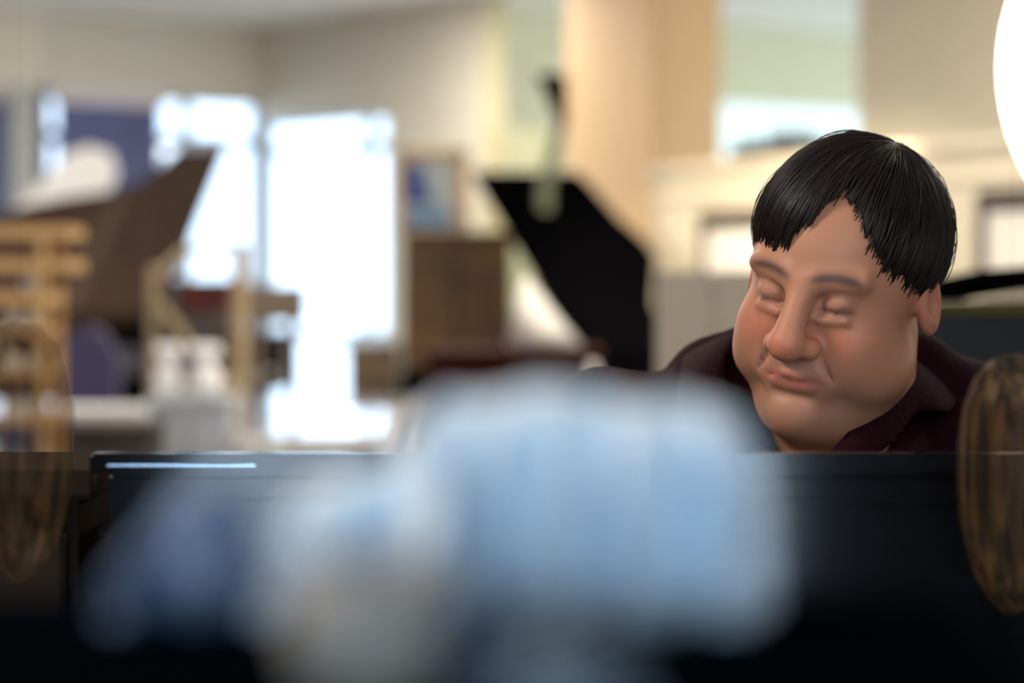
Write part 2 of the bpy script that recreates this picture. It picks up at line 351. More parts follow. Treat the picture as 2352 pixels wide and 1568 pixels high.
# white table surface at the left standing in for a floor glare line
def table(name, x0, x1, ytop, Y, depth, m, label, th=.03, cat='table', legs=.03):
    a = P(x0, ytop, Y); b = P(x1, ytop, Y); e = empty(name, ((a.x+b.x)/2, Y, 0), 0, label, cat); w = (b.x-a.x)/2
    bm = B(); box(bm, -w, w, 0, depth, a.z-th, a.z, .005); link('table_top', bm, m, e)
    for sx in (-1, 1):
        for yy in (.04, depth-.04):
            bm = B(); box(bm, sx*(w-.04)-legs/2, sx*(w-.04)+legs/2, yy-legs/2, yy+legs/2, 0, a.z-th); link('leg', bm, m, e)
    return e
table('glare_table', 112, 330, 940, 6.6, .25, M_white, 'low white side table standing in for floor glare before the purple chair', .036)
def cabinet(name, x0, x1, ytop, Y, depth, m, label, ybot=None, cat='cabinet', doors=2):
    a = P(x0, ytop, Y); b = P(x1, ytop, Y); e = empty(name, ((a.x+b.x)/2, Y, 0), 0, label, cat); w = (b.x-a.x)/2
    bm = B(); box(bm, -w, w, 0, depth, .06, a.z-.02); box(bm, -w+.03, w-.03, .03, depth-.03, 0, .06); link('carcass', bm, m, e)
    bm = B(); box(bm, -w-.015, w+.015, -.02, depth, a.z-.02, a.z, .004); link('top', bm, m, e)
    for k in range(doors):
        xa = -w+2*w*k/doors; xb = -w+2*w*(k+1)/doors
        bm = B(); box(bm, xa+.006, xb-.006, -.018, -.001, .08, a.z-.04, .003); d = link('door', bm, m, e)
        bm = B(); lathe(bm, [(.006, 0), (.012, .015), (.004, .022)], 12); bmesh.ops.transform(bm, matrix=Matrix.Translation((xb-.03 if k == 0 else xa+.03, -.018, a.z*.6)) @ Matrix.Rotation(PI/2, 4, 'X'), verts=bm.verts); link('knob', bm, M_brass, d)
    return e
cabinet('low_cabinet', 116, 338, 978, 6.15, .3, mat('charcoal_grey', (.06, .052, .050), .6, spec=.1), 'charcoal grey low cabinet in front of the low white side table')
cabinet('amplifier_cabinet', -260, 180, 1075, 1.64, .16, mat('charcoal_brown', (.030, .022, .017), .8, spec=0), 'dark brown cabinet at the left end of the console piano', doors=1)
# golden shelf rack at the left edge with glass jars
rx0 = P(-120, 0, 5.6).x; rx1 = P(108, 0, 5.6).x
rk = empty('shelf_rack', (rx0, 5.6, 0), 0, 'golden oak slatted rack with closely set shelves at the left edge', 'rack')
w = rx1-rx0
zs_r = [P(0, y, 5.6).z for y in (530, 606, 682, 750, 850, 960)]
for i, z in enumerate(zs_r):
    bm = B(); box(bm, 0, w+(.05 if i < 2 else 0), 0, .22, z-.018, z+.012 if i < 3 else z-.006, .003); link('shelf', bm, M_oak, rk)
for x in (.012, w-.012, ):
    for yy in (.012, .208):
        bm = B(); box(bm, x-.01, x+.01, yy-.01, yy+.01, 0, zs_r[0]+.01); link('post', bm, M_oak, rk)
M_jar = mat('milky_glass', (.80, .82, .76), .15, coat=.5)
jn = 0
for lev, xs_ in ((3, (28, 80)), (4, (25, 78)), (5, (22, 76)), (2, (70,))):
    for j, x in enumerate(xs_):
        c = P(x, 0, 5.66)
        zz = zs_r[lev]+(-.0055 if lev > 2 else .0125)
        nm = {3: 'topmost row below the thick shelves', 4: 'middle row', 5: 'lowest row', 2: 'single jar between the thick shelves'}[lev]
        e = empty('jar', (c.x, 5.68, zz), 0, 'milky glass jar on the oak rack, %s, %s' % (nm, 'left one' if j == 0 and len(xs_) > 1 else 'right one'), 'jar', 'jars on the oak rack')
        h = .045
        bm = B(); lathe(bm, [(.016, .001), (.022, .006), (.023, h*.7), (.015, h*.85)], 20); link('body', bm, M_jar, e, True)
        bm = B(); lathe(bm, [(.016, h*.85), (.016, h)], 20); link('lid', bm, M_brass, e)
# wooden easel in the middle left
ez = empty('wooden_easel', P(450, 0, 7.2)*1, 0, 'pale wooden easel of posts and braces between brown piano and bright window', 'easel'); ez.location.z = 0
def ep(px, py, dy=0): v = P(px, py, 7.2); return (v.x-ez.location.x, dy, max(v.z, .0))
M_pine = mat('pine', (.42, .33, .20), .5, col2=(.33, .24, .13), nscale=6, stretch=(1, 1, 6))
for pts_, r in (([ep(352, 610), ep(352, 1400), ep(352, 1560)], .016), ([ep(550, 560), ep(550, 1560)], .024), ([ep(352, 640, .02), ep(420, 578, .02), ep(545, 560, .02)], .012), ([ep(372, 700, -.03), ep(440, 792, -.03), ep(545, 905, -.03)], .015), ([ep(352, 905, .03), ep(550, 905, .03)], .014)):
    bm = B(); tube(bm, pts_, r, 8); link('brace' if r < .016 else 'post', bm, M_pine, ez)
# round white shapes on a small cabinet, standing in for sun glints
ws = cabinet('side_cabinet', 345, 520, 915, 6.7, .3, mat('whitewash', (.50, .54, .60), .4), 'pale grey side cabinet in front of the wooden easel')
for px, py, r, lab in ((385, 868, 33, 'left white shape for a sun glint on the pale grey side cabinet'), (468, 868, 42, 'right rounder white shape for a sun glint on the pale grey side cabinet')):
    c = P(px, 915, 6.8); s = 6.8/FPX; e = empty('glint_blob', (c.x, 6.82, P(0, 915, 6.7).z+.0005), 0, lab, 'glint_blob', 'white glint shapes on the side cabinet')
    R_ = r*s; h = 120*s
    bm = B(); lathe(bm, [(R_*.6, 0), (R_, h*.25), (R_*.95, h*.45), (R_*.45, h*.62), (R_*.5, h*.7), (R_*.95, h*.82), (R_*.8, h)], 24); link('body', bm, mat('glint_white', (.93, .94, .97), .2), e, True)
# brown cabinet right of the posts, low
table('high_table', 560, 690, 655, 9.2, .3, mat('dull_brown', (.16, .12, .09), .4), 'dull brown thick topped high table right of the easel, against the window', .14, legs=.02)
# mahogany lower piece between
cabinet('sideboard', 350, 560, 640, 11.1, .4, M_mahog, 'long dark mahogany sideboard behind the easel', doors=3)
# wicker/brown things at (795-935, 780-840)
cabinet('sideboard', 798, 912, 790, 9.9, .35, mat('golden_brown', (.30, .19, .09), .4, col2=(.10, .07, .05), nscale=14), 'golden brown low sideboard below the window beside the tall brown upright')
# large white table reflecting daylight
table('display_table', 540, 925, 1000, 6.2, 2.0, mat('white_gloss', (.9, .92, .95), .12, coat=1), 'large glossy white display table reflecting the corner window', .04, legs=.05)
# ------------------------------------------------------------------ showroom things, middle
cabinet('upright_cabinet', 925, 1175, 530, 9.6, .5, mat('bronze_brown', (.17, .095, .045), .6, spec=.1, col2=(.08, .055, .04), nscale=3), 'tall bronze brown upright cabinet under the wood framed poster')
# poster on that cabinet
a = P(912, 345, 9.65); b = P(1075, 528, 9.65); e = empty('framed_poster', ((a.x+b.x)/2, 9.65, b.z+.002), 0, 'wood framed poster with a blue picture standing on the bronze brown cabinet', 'poster')
w = (b.x-a.x)/2; h = a.z-b.z; f = .032
bm = B(); box(bm, -w, -w+f*.7, 0, .03, 0, h); box(bm, w-f*1.4, w, 0, .03, 0, h); box(bm, -w, w, 0, .03, h-f, h); box(bm, -w, w, 0, .03, 0, f*.3); link('frame', bm, mat('light_oak', (.55, .33, .14), .5), e)
bm = B(); box(bm, -w+.01, w-.01, .012, .028, .005, h-.01); link('sheet', bm, mat('poster_sheet', (.40, .46, .48), .6), e)
bm = B(); box(bm, -w+.03, -w+.03+.075, .009, .0118, h-.215, h-.06); box(bm, -w+.06, -w+.14, .0085, .0089, h-.215, h-.16); link('picture', bm, mat('poster_blue', (.015, .045, .27), .6), e)
bm = B(); box(bm, -w+.03, -w+.21, .009, .0118, .012, .075); link('lower_picture', bm, mat('poster_lightblue', (.07, .22, .42), .6), e)
# grey green panel door on the recess wall
a = P(1180, 300, 12.2); b = P(1292, 600, 12.2)
e = empty('door_1', (a.x, 12.2, 0), 0); e['kind'] = 'structure'
bm = B(); box(bm, 0, b.x-a.x, 0, .05, 0, a.z); box(bm, -.03, 0, -.01, .05, 0, a.z+.03); link('door_leaf', bm, mat('sage', (.33, .33, .20), .6), e)
bm = B(); lathe(bm, [(.01, 0), (.02, .03), (.02, .05)], 12); bmesh.ops.transform(bm, matrix=Matrix.Translation((.04, 0, 1.0)) @ Matrix.Rotation(PI/2, 4, 'X'), verts=bm.verts); link('door_knob', bm, M_brass, e)
# dark floor lamp / torchere
c = P(1262, 420, 9.0); e = empty('floor_lamp', (c.x, 9.0, 0), 0, 'floor lamp with black funnel head on a slanting green stem above the black piano', 'lamp')
def fp(px, py): v = P(px, py, 9.0); return (v.x-c.x, 0, v.z)
bm = B(); tube(bm, [fp(1292, 270), fp(1278, 330), fp(1252, 430), (fp(1252, 0)[0], 0, 0.02)], .022, 10, .03); link('pole', bm, mat('green_grey_metal', (.16, .18, .11), .5), e)
bm = B(); q = [fp(1232, 172), fp(1303, 172), fp(1303, 290), fp(1280, 280)]; prism(bm, [(v[0], -v[2]) for v in q], -.05, .05, Matrix.Rotation(-PI/2, 4, 'X')); link('lamp_shade', bm, M_blacksatin, e)
bm = B(); lathe(bm, [(.14, 0), (.14, .02), (.03, .03)], 24, (fp(1252, 0)[0], 0, 0)); link('base', bm, M_blacksatin, e)
# mahogany console (dark red line) in front of the black piano
cabinet('console_cabinet', 985, 1378, 805, 6.6, .4, mat('dark_red_wood', (.04, .008, .007), .7, spec=.05), 'dark red wooden console in front of the black grand piano', doors=3)
# white solid standing in for the patch of light under the raised lid
c = P(1262, 812, 6.9); e = empty('lid_light_patch', (c.x, 6.8, P(0, 805, 6.6).z), 0, 'white triangular shape for the light under the raised lid, on the dark red console', 'light_patch')
def wp(px, py): v = P(px, py, 6.8); return (v.x-c.x, v.z-e.location.z)
bm = B(); q = [wp(1160, 808), wp(1345, 808), wp(1290, 740), wp(1205, 625)]
q = [(a, max(b, .002)) for a, b in q]
prism(bm, [(v[0], -v[1]) for v in q], -.02, .02, Matrix.Rotation(-PI/2, 4, 'X')); bmesh.ops.bevel(bm, geom=bm.edges[:], offset=.012, segments=3, affect='EDGES'); link('cover', bm, mat('light_patch_white', (.85, .84, .80), .8), e, True)
# little white candle at the console's right end
c = P(1360, 880, 6.0); e = empty('candle_holder', (c.x, 5.95, 0), 0, 'slim stand with small white candle beside the man\'s shoulder', 'candle')
bm = B(); lathe(bm, [(.012, c.z), (.014, c.z+.045), (.008, c.z+.055)], 16); link('candle', bm, mat('candle_wax', (.95, .92, .85), .4, sss=0), e, True)
bm = B(); lathe(bm, [(.09, 0), (.09, .015), (.012, .03), (.010, c.z-.02), (.02, c.z-.002), (.02, c.z)], 20); link('stem', bm, M_brass, e)
# grey screen behind the man
a = P(1508, 622, 5.0); b = P(1775, 622, 5.0); e = empty('folding_screen', (a.x, 5.0, 0), 0, 'grey fabric screen between the black piano and the man', 'screen')
L_ = (b.x-a.x)
for k in range(2):
    bm = B(); x0 = k*L_/2; x1 = x0+L_/2-.003; box(bm, x0, x1, 0, .03, .04, a.z, .004); link('panel', bm, M_grey, e)
for x in (.02, L_-.02):
    bm = B(); box(bm, x-.015, x+.015, -.12, .15, 0, .038); link('foot', bm, M_blacksatin, e)

# ------------------------------------------------------------------ right: partition frames, planter, board, dark piano
def qpt(px):   # point on the partition face on the line of sight
    r = (px-HX)/FPX; t = (r*Q0.y-Q0.x)/(dq.x-r*dq.y); return t, Q0+dq*t
def framed(px0, px1, py0, py1, label):
    t0, p0 = qpt(px0); t1, p1 = qpt(px1); zt = CZ+(HY-py0)*p0.y/FPX; zb = CZ+(HY-py1)*p0.y/FPX
    e = empty('framed_picture', (p0.x+nq.x*.001, p0.y+nq.y*.001, zb), math.atan2(dq.y, dq.x), label, 'picture', 'frames on the cream partition')
    w = t1-t0; h = zt-zb; f = .042
    bm = B(); box(bm, 0, f, -.03, 0, 0, h); box(bm, w-f, w, -.03, 0, 0, h); box(bm, f, w-f, -.03, 0, h-f*1.4, h); box(bm, f, w-f, -.03, 0, 0, f); link('frame', bm, mat('dark_taupe_frame', (.06, .04, .03), .5), e)
    bm = B(); box(bm, f, w-f, -.02, -.002, f, h-f*1.4); link('mount', bm, mat('paper_white', (.93, .91, .86), .6), e)
framed(1622, 1900, 487, 660, 'dark framed pale picture on the cream partition left of the man\'s head')
framed(2262, 2520, 438, 660, 'dark framed pale picture on the cream partition at the right edge')
# planter with grass on the partition cap
t0, p0 = qpt(1745)
p0 = p0-nq*.08
e = empty('planter', (p0.x, p0.y, capz+.001), math.atan2(dq.y, dq.x), 'black trough planter with spiky grass on top of the cream partition', 'planter')
bm = B(); prism(bm, [(-.28, -.05), (.24, -.05), (.24, .05), (-.28, .05)], 0, .045); link('trough', bm, M_blacksatin, e)
bm = B()
for k in range(120):
    x = random.uniform(-.27, .23); y = random.uniform(-.04, .04); h = random.uniform(.03, .10)*(1.0 if x > -.1 else .7); a = random.uniform(0, 6.28); r = .004
    d = (random.uniform(-.02, .02), random.uniform(-.02, .02))
    v = [bm.verts.new((x+r*math.cos(a), y+r*math.sin(a), .04)), bm.verts.new((x-r*math.cos(a), y-r*math.sin(a), .04)), bm.verts.new((x+d[0], y+d[1], .04+h)), bm.verts.new((x+r*math.sin(a), y-r*math.cos(a), .04))]
    bm.faces.new((v[0], v[1], v[2])); bm.faces.new((v[1], v[3], v[2])); bm.faces.new((v[3], v[0], v[2]))
link('grass', bm, mat('dark_grass', (.01, .015, .01), .6), e)
# pale boards on the recess wall
gd = -V
def gpt(px): r = (px-HX)/FPX; t = (r*G0.y-G0.x)/(gd.x-r*gd.y); return t, G0+gd*t
t0, p0 = gpt(1600); t1, p1 = gpt(2010)
e = empty('wall_board', (p0.x-gd.y*-.004, p0.y-gd.x*.004, 1.75), math.atan2(gd.y, gd.x), 'long pale frosted board on the olive wall above the partition', 'board')
bm = B(); box(bm, 0, t1-t0, -.03, 0, 0, .43); link('panel', bm, mat('frosted', (.78, .84, .76), .4), e)
bm = B(); box(bm, 0, t1-t0, -.04, -.031, .43-.015, .43); link('rail', bm, mat('frosted_rail', (.6, .65, .55), .4), e)
# dark covered piano behind the man's shoulder at the right
e = empty('upright_piano', (P(2250, 0, 3.4).x, 3.4, 0), 0, 'dark piano with sloping lid behind the man at the right edge', 'piano')
def rp(px, py): v = P(px, py, 3.4); return (v.x-e.location.x, v.z)
bm = B(); q = [rp(2090, 662), rp(2170, 655), rp(2352, 618), rp(2700, 590), rp(2700, 640), rp(2330, 668), rp(2200, 690), rp(2090, 690)]
prism(bm, [(v[0], -v[1]) for v in q], -.02, .35, Matrix.Rotation(-PI/2, 4, 'X')); link('lid', bm, M_blacksatin, e)
bm = B(); q = [rp(2095, 700), rp(2700, 690), rp(2700, 712), rp(2352, 722), rp(2095, 720)]; prism(bm, [(v[0], -v[1]) for v in q], -.0, .35, Matrix.Rotation(-PI/2, 4, 'X')); link('brass_edge', bm, mat('old_brass', (.14, .10, .02), .4, metal=.6), e)
a = rp(2100, 722); b = rp(2700, 722)
bm = B(); box(bm, a[0], b[0], .02, .34, .0, a[1]); link('case', bm, mat('smoky_black', (.012, .014, .015), .4), e)

# ------------------------------------------------------------------ foreground console piano
PY = 1.60
zt = P(0, 1041, PY).z; xl = P(205, 0, PY).x; xr = xl+1.46
pn = empty('console_piano', ((xl+xr)/2, PY+.15, 0), 0, 'black polished console piano seen from behind, the man playing at it', 'piano')
ox, oy = pn.location.x, pn.location.y
def pbox(name, x0, x1, y0, y1, z0, z1, m, bev=.002, par=None):
    bm = B(); box(bm, x0-ox, x1-ox, y0-oy, y1-oy, z0, z1, bev); return link(name, bm, m, par or pn)
pbox('top_rail', xl, xr, PY, PY+.016, zt-.014, zt, M_blackgloss, .002)
pbox('top_lid', xl, xr, PY+.031, PY+.16, zt-.062, zt-.05, M_blackgloss, .003)
o = pbox('lid_highlight', xl+.012, xl+.11, PY-.0012, PY-.0002, zt-.0085, zt-.0070, mat('edge_highlight', (.35, .45, .55), .2, metal=1), 0)  # pale metal strip imitates the highlight on the bevel
tag(o, 'thin bright strip standing in for a highlight along the lid edge')
pbox('back_panel', xl+.012, xr-.012, PY+.008, PY+.03, .05, zt-.0145, M_blackgloss, .002)
pbox('rail', xl+.012, xr-.012, PY+.004, PY+.0078, zt-.034, zt-.0305, M_blackgloss, .001)
pbox('rail', xl+.012, xr-.012, PY+.004, PY+.0078, zt-.018, zt-.0165, M_blackgloss, .0005)
pbox('side_panel', xl+.012, xl+.04, PY+.031, PY+.16, .0, zt-.063, M_blackgloss); pbox('side_panel', xr-.04, xr-.012, PY+.031, PY+.16, .0, zt-.063, M_blackgloss)
pbox('front_panel', xl+.041, xr-.041, PY+.135, PY+.15, .76, zt-.063, M_blackgloss)
pbox('key_bed', xl+.012, xr-.012, PY+.171, PY+.40, .66, .705, M_blackgloss)
pbox('lower_panel', xl+.041, xr-.041, PY+.12, PY+.135, .05, .659, M_blackgloss)
pbox('arm', xl+.012, xl+.07, PY+.171, PY+.40, .706, .78, M_blackgloss, .008); pbox('arm', xr-.07, xr-.012, PY+.171, PY+.40, .706, .78, M_blackgloss, .008)
pbox('leg', xl+.02, xl+.065, PY+.34, PY+.385, 0, .659, M_blackgloss); pbox('leg', xr-.065, xr-.02, PY+.34, PY+.385, 0, .659, M_blackgloss)
kx0, kx1 = xl+.075, xr-.075; kw = (kx1-kx0)/52
bm = B()
for k in range(52): box(bm, kx0+k*kw+.0006-ox, kx0+(k+1)*kw-.0006-ox, PY+.235-oy, PY+.385-oy, .706, .728)
link('white_keys', bm, M_keyw, pn)
bm = B()
for k in range(51):
    if k % 7 not in (1, 4): box(bm, kx0+(k+1)*kw-.006-ox, kx0+(k+1)*kw+.006-ox, PY+.235-oy, PY+.325-oy, .7285, .739)
link('black_keys', bm, M_keyb, pn)
bn = empty('piano_bench', (.30, 2.42, 0), 0, 'black padded piano bench the man sits on', 'bench')
bm = B(); box(bm, -.38, .38, -.17, .17, .39, .452, .02); link('seat', bm, M_blacksatin, bn)
for sx in (-1, 1):
    for sy in (-1, 1):
        bm = B(); box(bm, sx*.33-.02, sx*.33+.02, sy*.13-.02, sy*.13+.02, 0, .39); link('leg', bm, M_blacksatin, bn)
# ------------------------------------------------------------------ the man
def smin(a, b, k):
    h = np.clip(.5+.5*(b-a)/k, 0, 1); return b*(1-h)+a*h-k*h*(1-h)
def sd_cap(p, a, b, ra, rb):
    a = np.asarray(a, np.float32); b = np.asarray(b, np.float32); ab = b-a
    t = np.clip(((p-a)@ab)/max(float(ab@ab), 1e-9), 0, 1)
    return np.linalg.norm(p-a-t[..., None]*ab, axis=-1)-(ra+(rb-ra)*t)
def sd_ell(p, c, r, R=None):
    q = p-np.asarray(c, np.float32)
    if R is not None: q = q@R
    r = np.asarray(r, np.float32); k0 = np.linalg.norm(q/r, axis=-1); k1 = np.linalg.norm(q/(r*r), axis=-1)
    return k0*(k0-1)/np.maximum(k1, 1e-6)
def surface_nets(f, X, Y, Z):
    ins = f < 0
    s = ins.astype(np.int8); cs = sum(s[i:s.shape[0]-1+i, j:s.shape[1]-1+j, k:s.shape[2]-1+k] for i in (0, 1) for j in (0, 1) for k in (0, 1))
    act = (cs > 0) & (cs < 8); I, J, K = np.nonzero(act); n = len(I)
    idx = -np.ones(act.shape, np.int32); idx[I, J, K] = np.arange(n)
    acc = np.zeros((n, 3)); cnt = np.zeros(n)
    cor = [(i, j, k) for i in (0, 1) for j in (0, 1) for k in (0, 1)]
    for a in cor:
        for ax in range(3):
            if a[ax] == 1: continue
            b = list(a); b[ax] = 1
            fa = f[I+a[0], J+a[1], K+a[2]]; fb = f[I+b[0], J+b[1], K+b[2]]
            m = (fa < 0) != (fb < 0); t = np.where(m, fa/np.where(m, fa-fb, 1), 0)
            pa = np.stack([X[I+a[0]], Y[J+a[1]], Z[K+a[2]]], 1); pb = np.stack([X[I+b[0]], Y[J+b[1]], Z[K+b[2]]], 1)
            acc += np.where(m[:, None], pa+(pb-pa)*t[:, None], 0); cnt += m
    V_ = acc/cnt[:, None]; faces = []
    for ax in range(3):
        A = ins.take(range(ins.shape[ax]-1), ax); Bq = ins.take(range(1, ins.shape[ax]), ax)
        e = np.argwhere(A != Bq); flip = A[tuple(e.T)]
        u, v = (ax+1) % 3, (ax+2) % 3
        ok = (e[:, u] > 0) & (e[:, v] > 0) & (e[:, u] < act.shape[u]) & (e[:, v] < act.shape[v]); e = e[ok]; flip = flip[ok]
        def g(du, dv):
            q = e.copy(); q[:, u] -= du; q[:, v] -= dv; return idx[tuple(q.T)]
        q = np.stack([g(1, 1), g(0, 1), g(0, 0), g(1, 0)], 1); q[~flip] = q[~flip][:, ::-1]
        faces.append(q)
    return V_, np.concatenate(faces)
def mesh_from(name, V_, F, m, parent, smooth=True):
    me = bpy.data.meshes.new(name); me.vertices.add(len(V_)); me.vertices.foreach_set('co', np.asarray(V_, np.float32).ravel())
    k = F.shape[1]
    me.loops.add(F.size); me.loops.foreach_set('vertex_index', F.astype(np.int32).ravel()); me.polygons.add(len(F))
    me.polygons.foreach_set('loop_start', np.arange(0, F.size, k, dtype=np.int32)); me.polygons.foreach_set('loop_total', np.full(len(F), k, np.int32))
    me.update(calc_edges=True); me.validate()
    if smooth: me.polygons.foreach_set('use_smooth', np.ones(len(me.polygons), bool))
    me.materials.append(m); o = bpy.data.objects.new(name, me); C.objects.link(o)
    if parent: o.parent = parent; o.matrix_parent_inverse = Matrix.Translation(-Vector(parent.location))
    return o
class Field:
    def __init__(s, X, Y, Z): s.X, s.Y, s.Z = [np.asarray(a, np.float32) for a in (X, Y, Z)]; s.f = np.full((len(X), len(Y), len(Z)), .5, np.float32)
    def add(s, fn, lo, hi, k=.02, sub=False, mg=.06):
        sl = []
        for A, l, h in zip((s.X, s.Y, s.Z), lo, hi):
            a = max(0, int(np.searchsorted(A, l-mg))-1); b = min(len(A), int(np.searchsorted(A, h+mg))+1); sl.append(slice(a, b))
        if any(q.stop <= q.start for q in sl): return
        p = np.stack(np.meshgrid(s.X[sl[0]], s.Y[sl[1]], s.Z[sl[2]], indexing='ij'), -1)
        d = fn(p).astype(np.float32); sl = tuple(sl)
        s.f[sl] = -smin(-s.f[sl], d, k) if sub else smin(s.f[sl], d, k)
    def cap(s, a, b, ra, rb=None, k=.02, sub=False):
        rb = ra if rb is None else rb; m = max(ra, rb); lo = np.minimum(a, b)-m; hi = np.maximum(a, b)+m
        s.add(lambda p: sd_cap(p, a, b, ra, rb), lo, hi, k, sub)
    def ell(s, c, r, R=None, k=.02, sub=False):
        m = max(r) if R is not None else np.array(r); c = np.array(c); s.add(lambda p: sd_ell(p, c, r, R), c-m, c+m, k, sub)
def axis(lo, hi, coarse, *fine):
    out = [lo]
    while out[-1] < hi:
        h = coarse
        for a, b, st in fine:
            if a <= out[-1] < b: h = min(h, st)
        out.append(out[-1]+h)
    return np.array(out, np.float32)
# ---- head frame: chin down, face turned to the viewer's left
HC = np.array([.265, 1.955, 1.170]); HS = .88
def rotm(ax, d): return np.array(Matrix.Rotation(math.radians(d), 3, ax))
HR = rotm('Y', 12)@rotm('Z', -27)@rotm('X', 19)
def hw(p): return HR@(np.array(p, float)*HS)+HC
def hl(V_): return (V_-HC)@HR/HS
BX = axis(-.12, .66, .009, (.155, .375, .0026), (-.02, .60, .006))
BY = axis(1.66, 2.62, .010, (1.82, 2.09, .0026))
BZ = axis(.0, 1.34, .012, (.70, .82, .004), (.98, 1.34, .0028))
body = Field(BX, BY, BZ)
SL, SR = (.085, 2.06, 1.018), (.475, 2.06, .990)                    # shoulders
EL, ER = (.015, 2.13, .79), (.545, 2.14, .78); WL, WR = (.12, 2.005, .775), (.42, 2.005, .775)
HIP = (.28, 2.40, .60)
# trunk, limbs
body.cap((.28, 2.085, .93), HIP, .105, .115, .04); body.cap((.19, 2.095, .93), (.37, 2.095, .93), .085, .085, .05); body.ell((.28, 2.17, .72), (.165, .15, .16), k=.05)
for s_, S_, E_, W_ in ((-1, SL, EL, WL), (1, SR, ER, WR)):
    body.cap((.28+s_*.06, 2.09, 1.03), S_, .055, .055, .04); body.cap(S_, E_, .05, .042, .03); body.cap(E_, W_, .041, .025, .02)
    kn = (.28+s_*.17, 1.99, .56); an = (.28+s_*.19, 2.05, .10)
    body.cap((.28+s_*.09, 2.40, .57), kn, .085, .062, .03); body.cap(kn, an, .055, .036, .02); body.cap(an, (an[0], an[1]-.15, .035), .034, .028, .02)
    # hand: palm, four fingers, thumb resting on the keys
    px_ = W_[0]; body.cap((px_-.012, 1.990, .772), (px_-.016, 1.940, .768), .017, .015, .012); body.cap((px_+.014, 1.990, .772), (px_+.02, 1.940, .768), .016, .014, .012)
    for i, (o_, l) in enumerate(((-.028, .9), (-.0095, 1.0), (.0095, .95), (.028, .78))):
        a = (px_+o_*.9, 1.940, .770); b = (px_+o_*1.15, 1.940-.036*l, .773); c_ = (px_+o_*1.25, 1.940-.058*l, .752); d_ = (px_+o_*1.28, 1.940-.068*l, .7365)
        body.cap(a, b, .0095, .0085, .005); body.cap(b, c_, .0085, .0078, .004); body.cap(c_, d_, .0078, .007, .004)
    tx = -s_; body.cap((px_+tx*.020, 1.985, .768), (px_+tx*.046, 1.955, .757), .013, .0105, .01); body.cap((px_+tx*.046, 1.955, .757), (px_+tx*.050, 1.922, .744), .010, .008, .004)
# neck and trapezius
body.cap(hw((0, .025, -.06)), (.280, 2.07, 1.02), .060, .056, .03); body.cap((.20, 2.11, 1.07), (.36, 2.11, 1.05), .05, .05, .04); body.cap((.268, 1.985, 1.075), (.270, 2.02, .98), .050, .045, .03)
# ---- head modelled in its own frame
def hcap(a, b, ra, rb=None, k=.012, sub=False): body.cap(hw(a), hw(b), ra*HS, None if rb is None else rb*HS, k*HS, sub)
def hell(c, r, k=.015, sub=False, R2=None):
    R = HR if R2 is None else HR@R2
    body.ell(hw(c), tuple(q*HS for q in r), R, k*HS, sub)
hell((.004, .012, .035), (.079, .100, .088), .02)
hell((0, -.022, .012), (.070, .074, .082), .02)          # forehead and face mass
hell((0, -.024, -.055), (.066, .064, .064), .03)         # broad jaw
for s_ in (-1, 1):
    hell((s_*.040, -.060, -.040), (.031, .030, .034), .02)  # full cheeks
    hell((s_*.050, -.030, -.070), (.030, .042, .030), .025)
hell((0, -.080, -.105), (.027, .021, .021), .02)         # chin
hell((0, -.030, -.116), (.054, .056, .032), .025)        # double chin
hell((0, -.080, -.066), (.038, .018, .026), .015)        # muzzle
for s_ in (-1, 1):
    hell((s_*.031, -.105, .005), (.023, .025, .015), .012, True)   # eye sockets
    hcap((s_*.014, -.090, .022), (s_*.050, -.078, .025), .010, .008, .012)   # brow
    hell((s_*.031, -.079, .003), (.0150, .0150, .0125), .004)       # lidded eyeball
    hcap((s_*.017, -.093, -.0025), (s_*.045, -.086, -.001), .0012, .0012, .0025, True)   # lid crease
    hcap((s_*.020, -.093, -.012), (s_*.042, -.087, -.011), .004, .003, .006)  # lower lid
hcap((0, -.092, .016), (0, -.119, -.030), .0095, .0145, .012)     # nose bridge to tip
hell((0, -.118, -.033), (.0165, .0145, .0135), .008)
for s_ in (-1, 1):
    hell((s_*.0175, -.104, -.037), (.0095, .012, .0095), .006)
    hell((s_*.0075, -.112, -.0460), (.0038, .006, .004), .003, True)
    hcap((s_*.021, -.098, -.042), (s_*.034, -.086, -.068), .0015, .001, .007, True)      # cheek fold
    hell((s_*.082, .012, -.008), (.0105, .019, .033), .008, False, rotm('Y', s_*-10))
    hell((s_*.093, .007, -.004), (.0085, .011, .019), .005, True)
hcap((-.026, -.089, -.0690), (-.006, -.0975, -.0660), .0022, .0036, .004); hcap((.026, -.089, -.0690), (.006, -.0975, -.0660), .0022, .0036, .004); hcap((-.006, -.0975, -.0660), (.006, -.0975, -.0660), .0036, None, .004)
hcap((-.017, -.093, -.0755), (.017, -.093, -.0755), .0046, None, .005)
hcap((-.030, -.094, -.0712), (.030, -.094, -.0712), .0009, None, .003, True); hcap((-.016, -.101, -.0705), (.016, -.101, -.0705), .0014, None, .003, True)
hcap((-.016, -.096, -.087), (.016, -.096, -.087), .002, None, .007, True)
Vb, Fb = surface_nets(body.f, BX, BY, BZ)
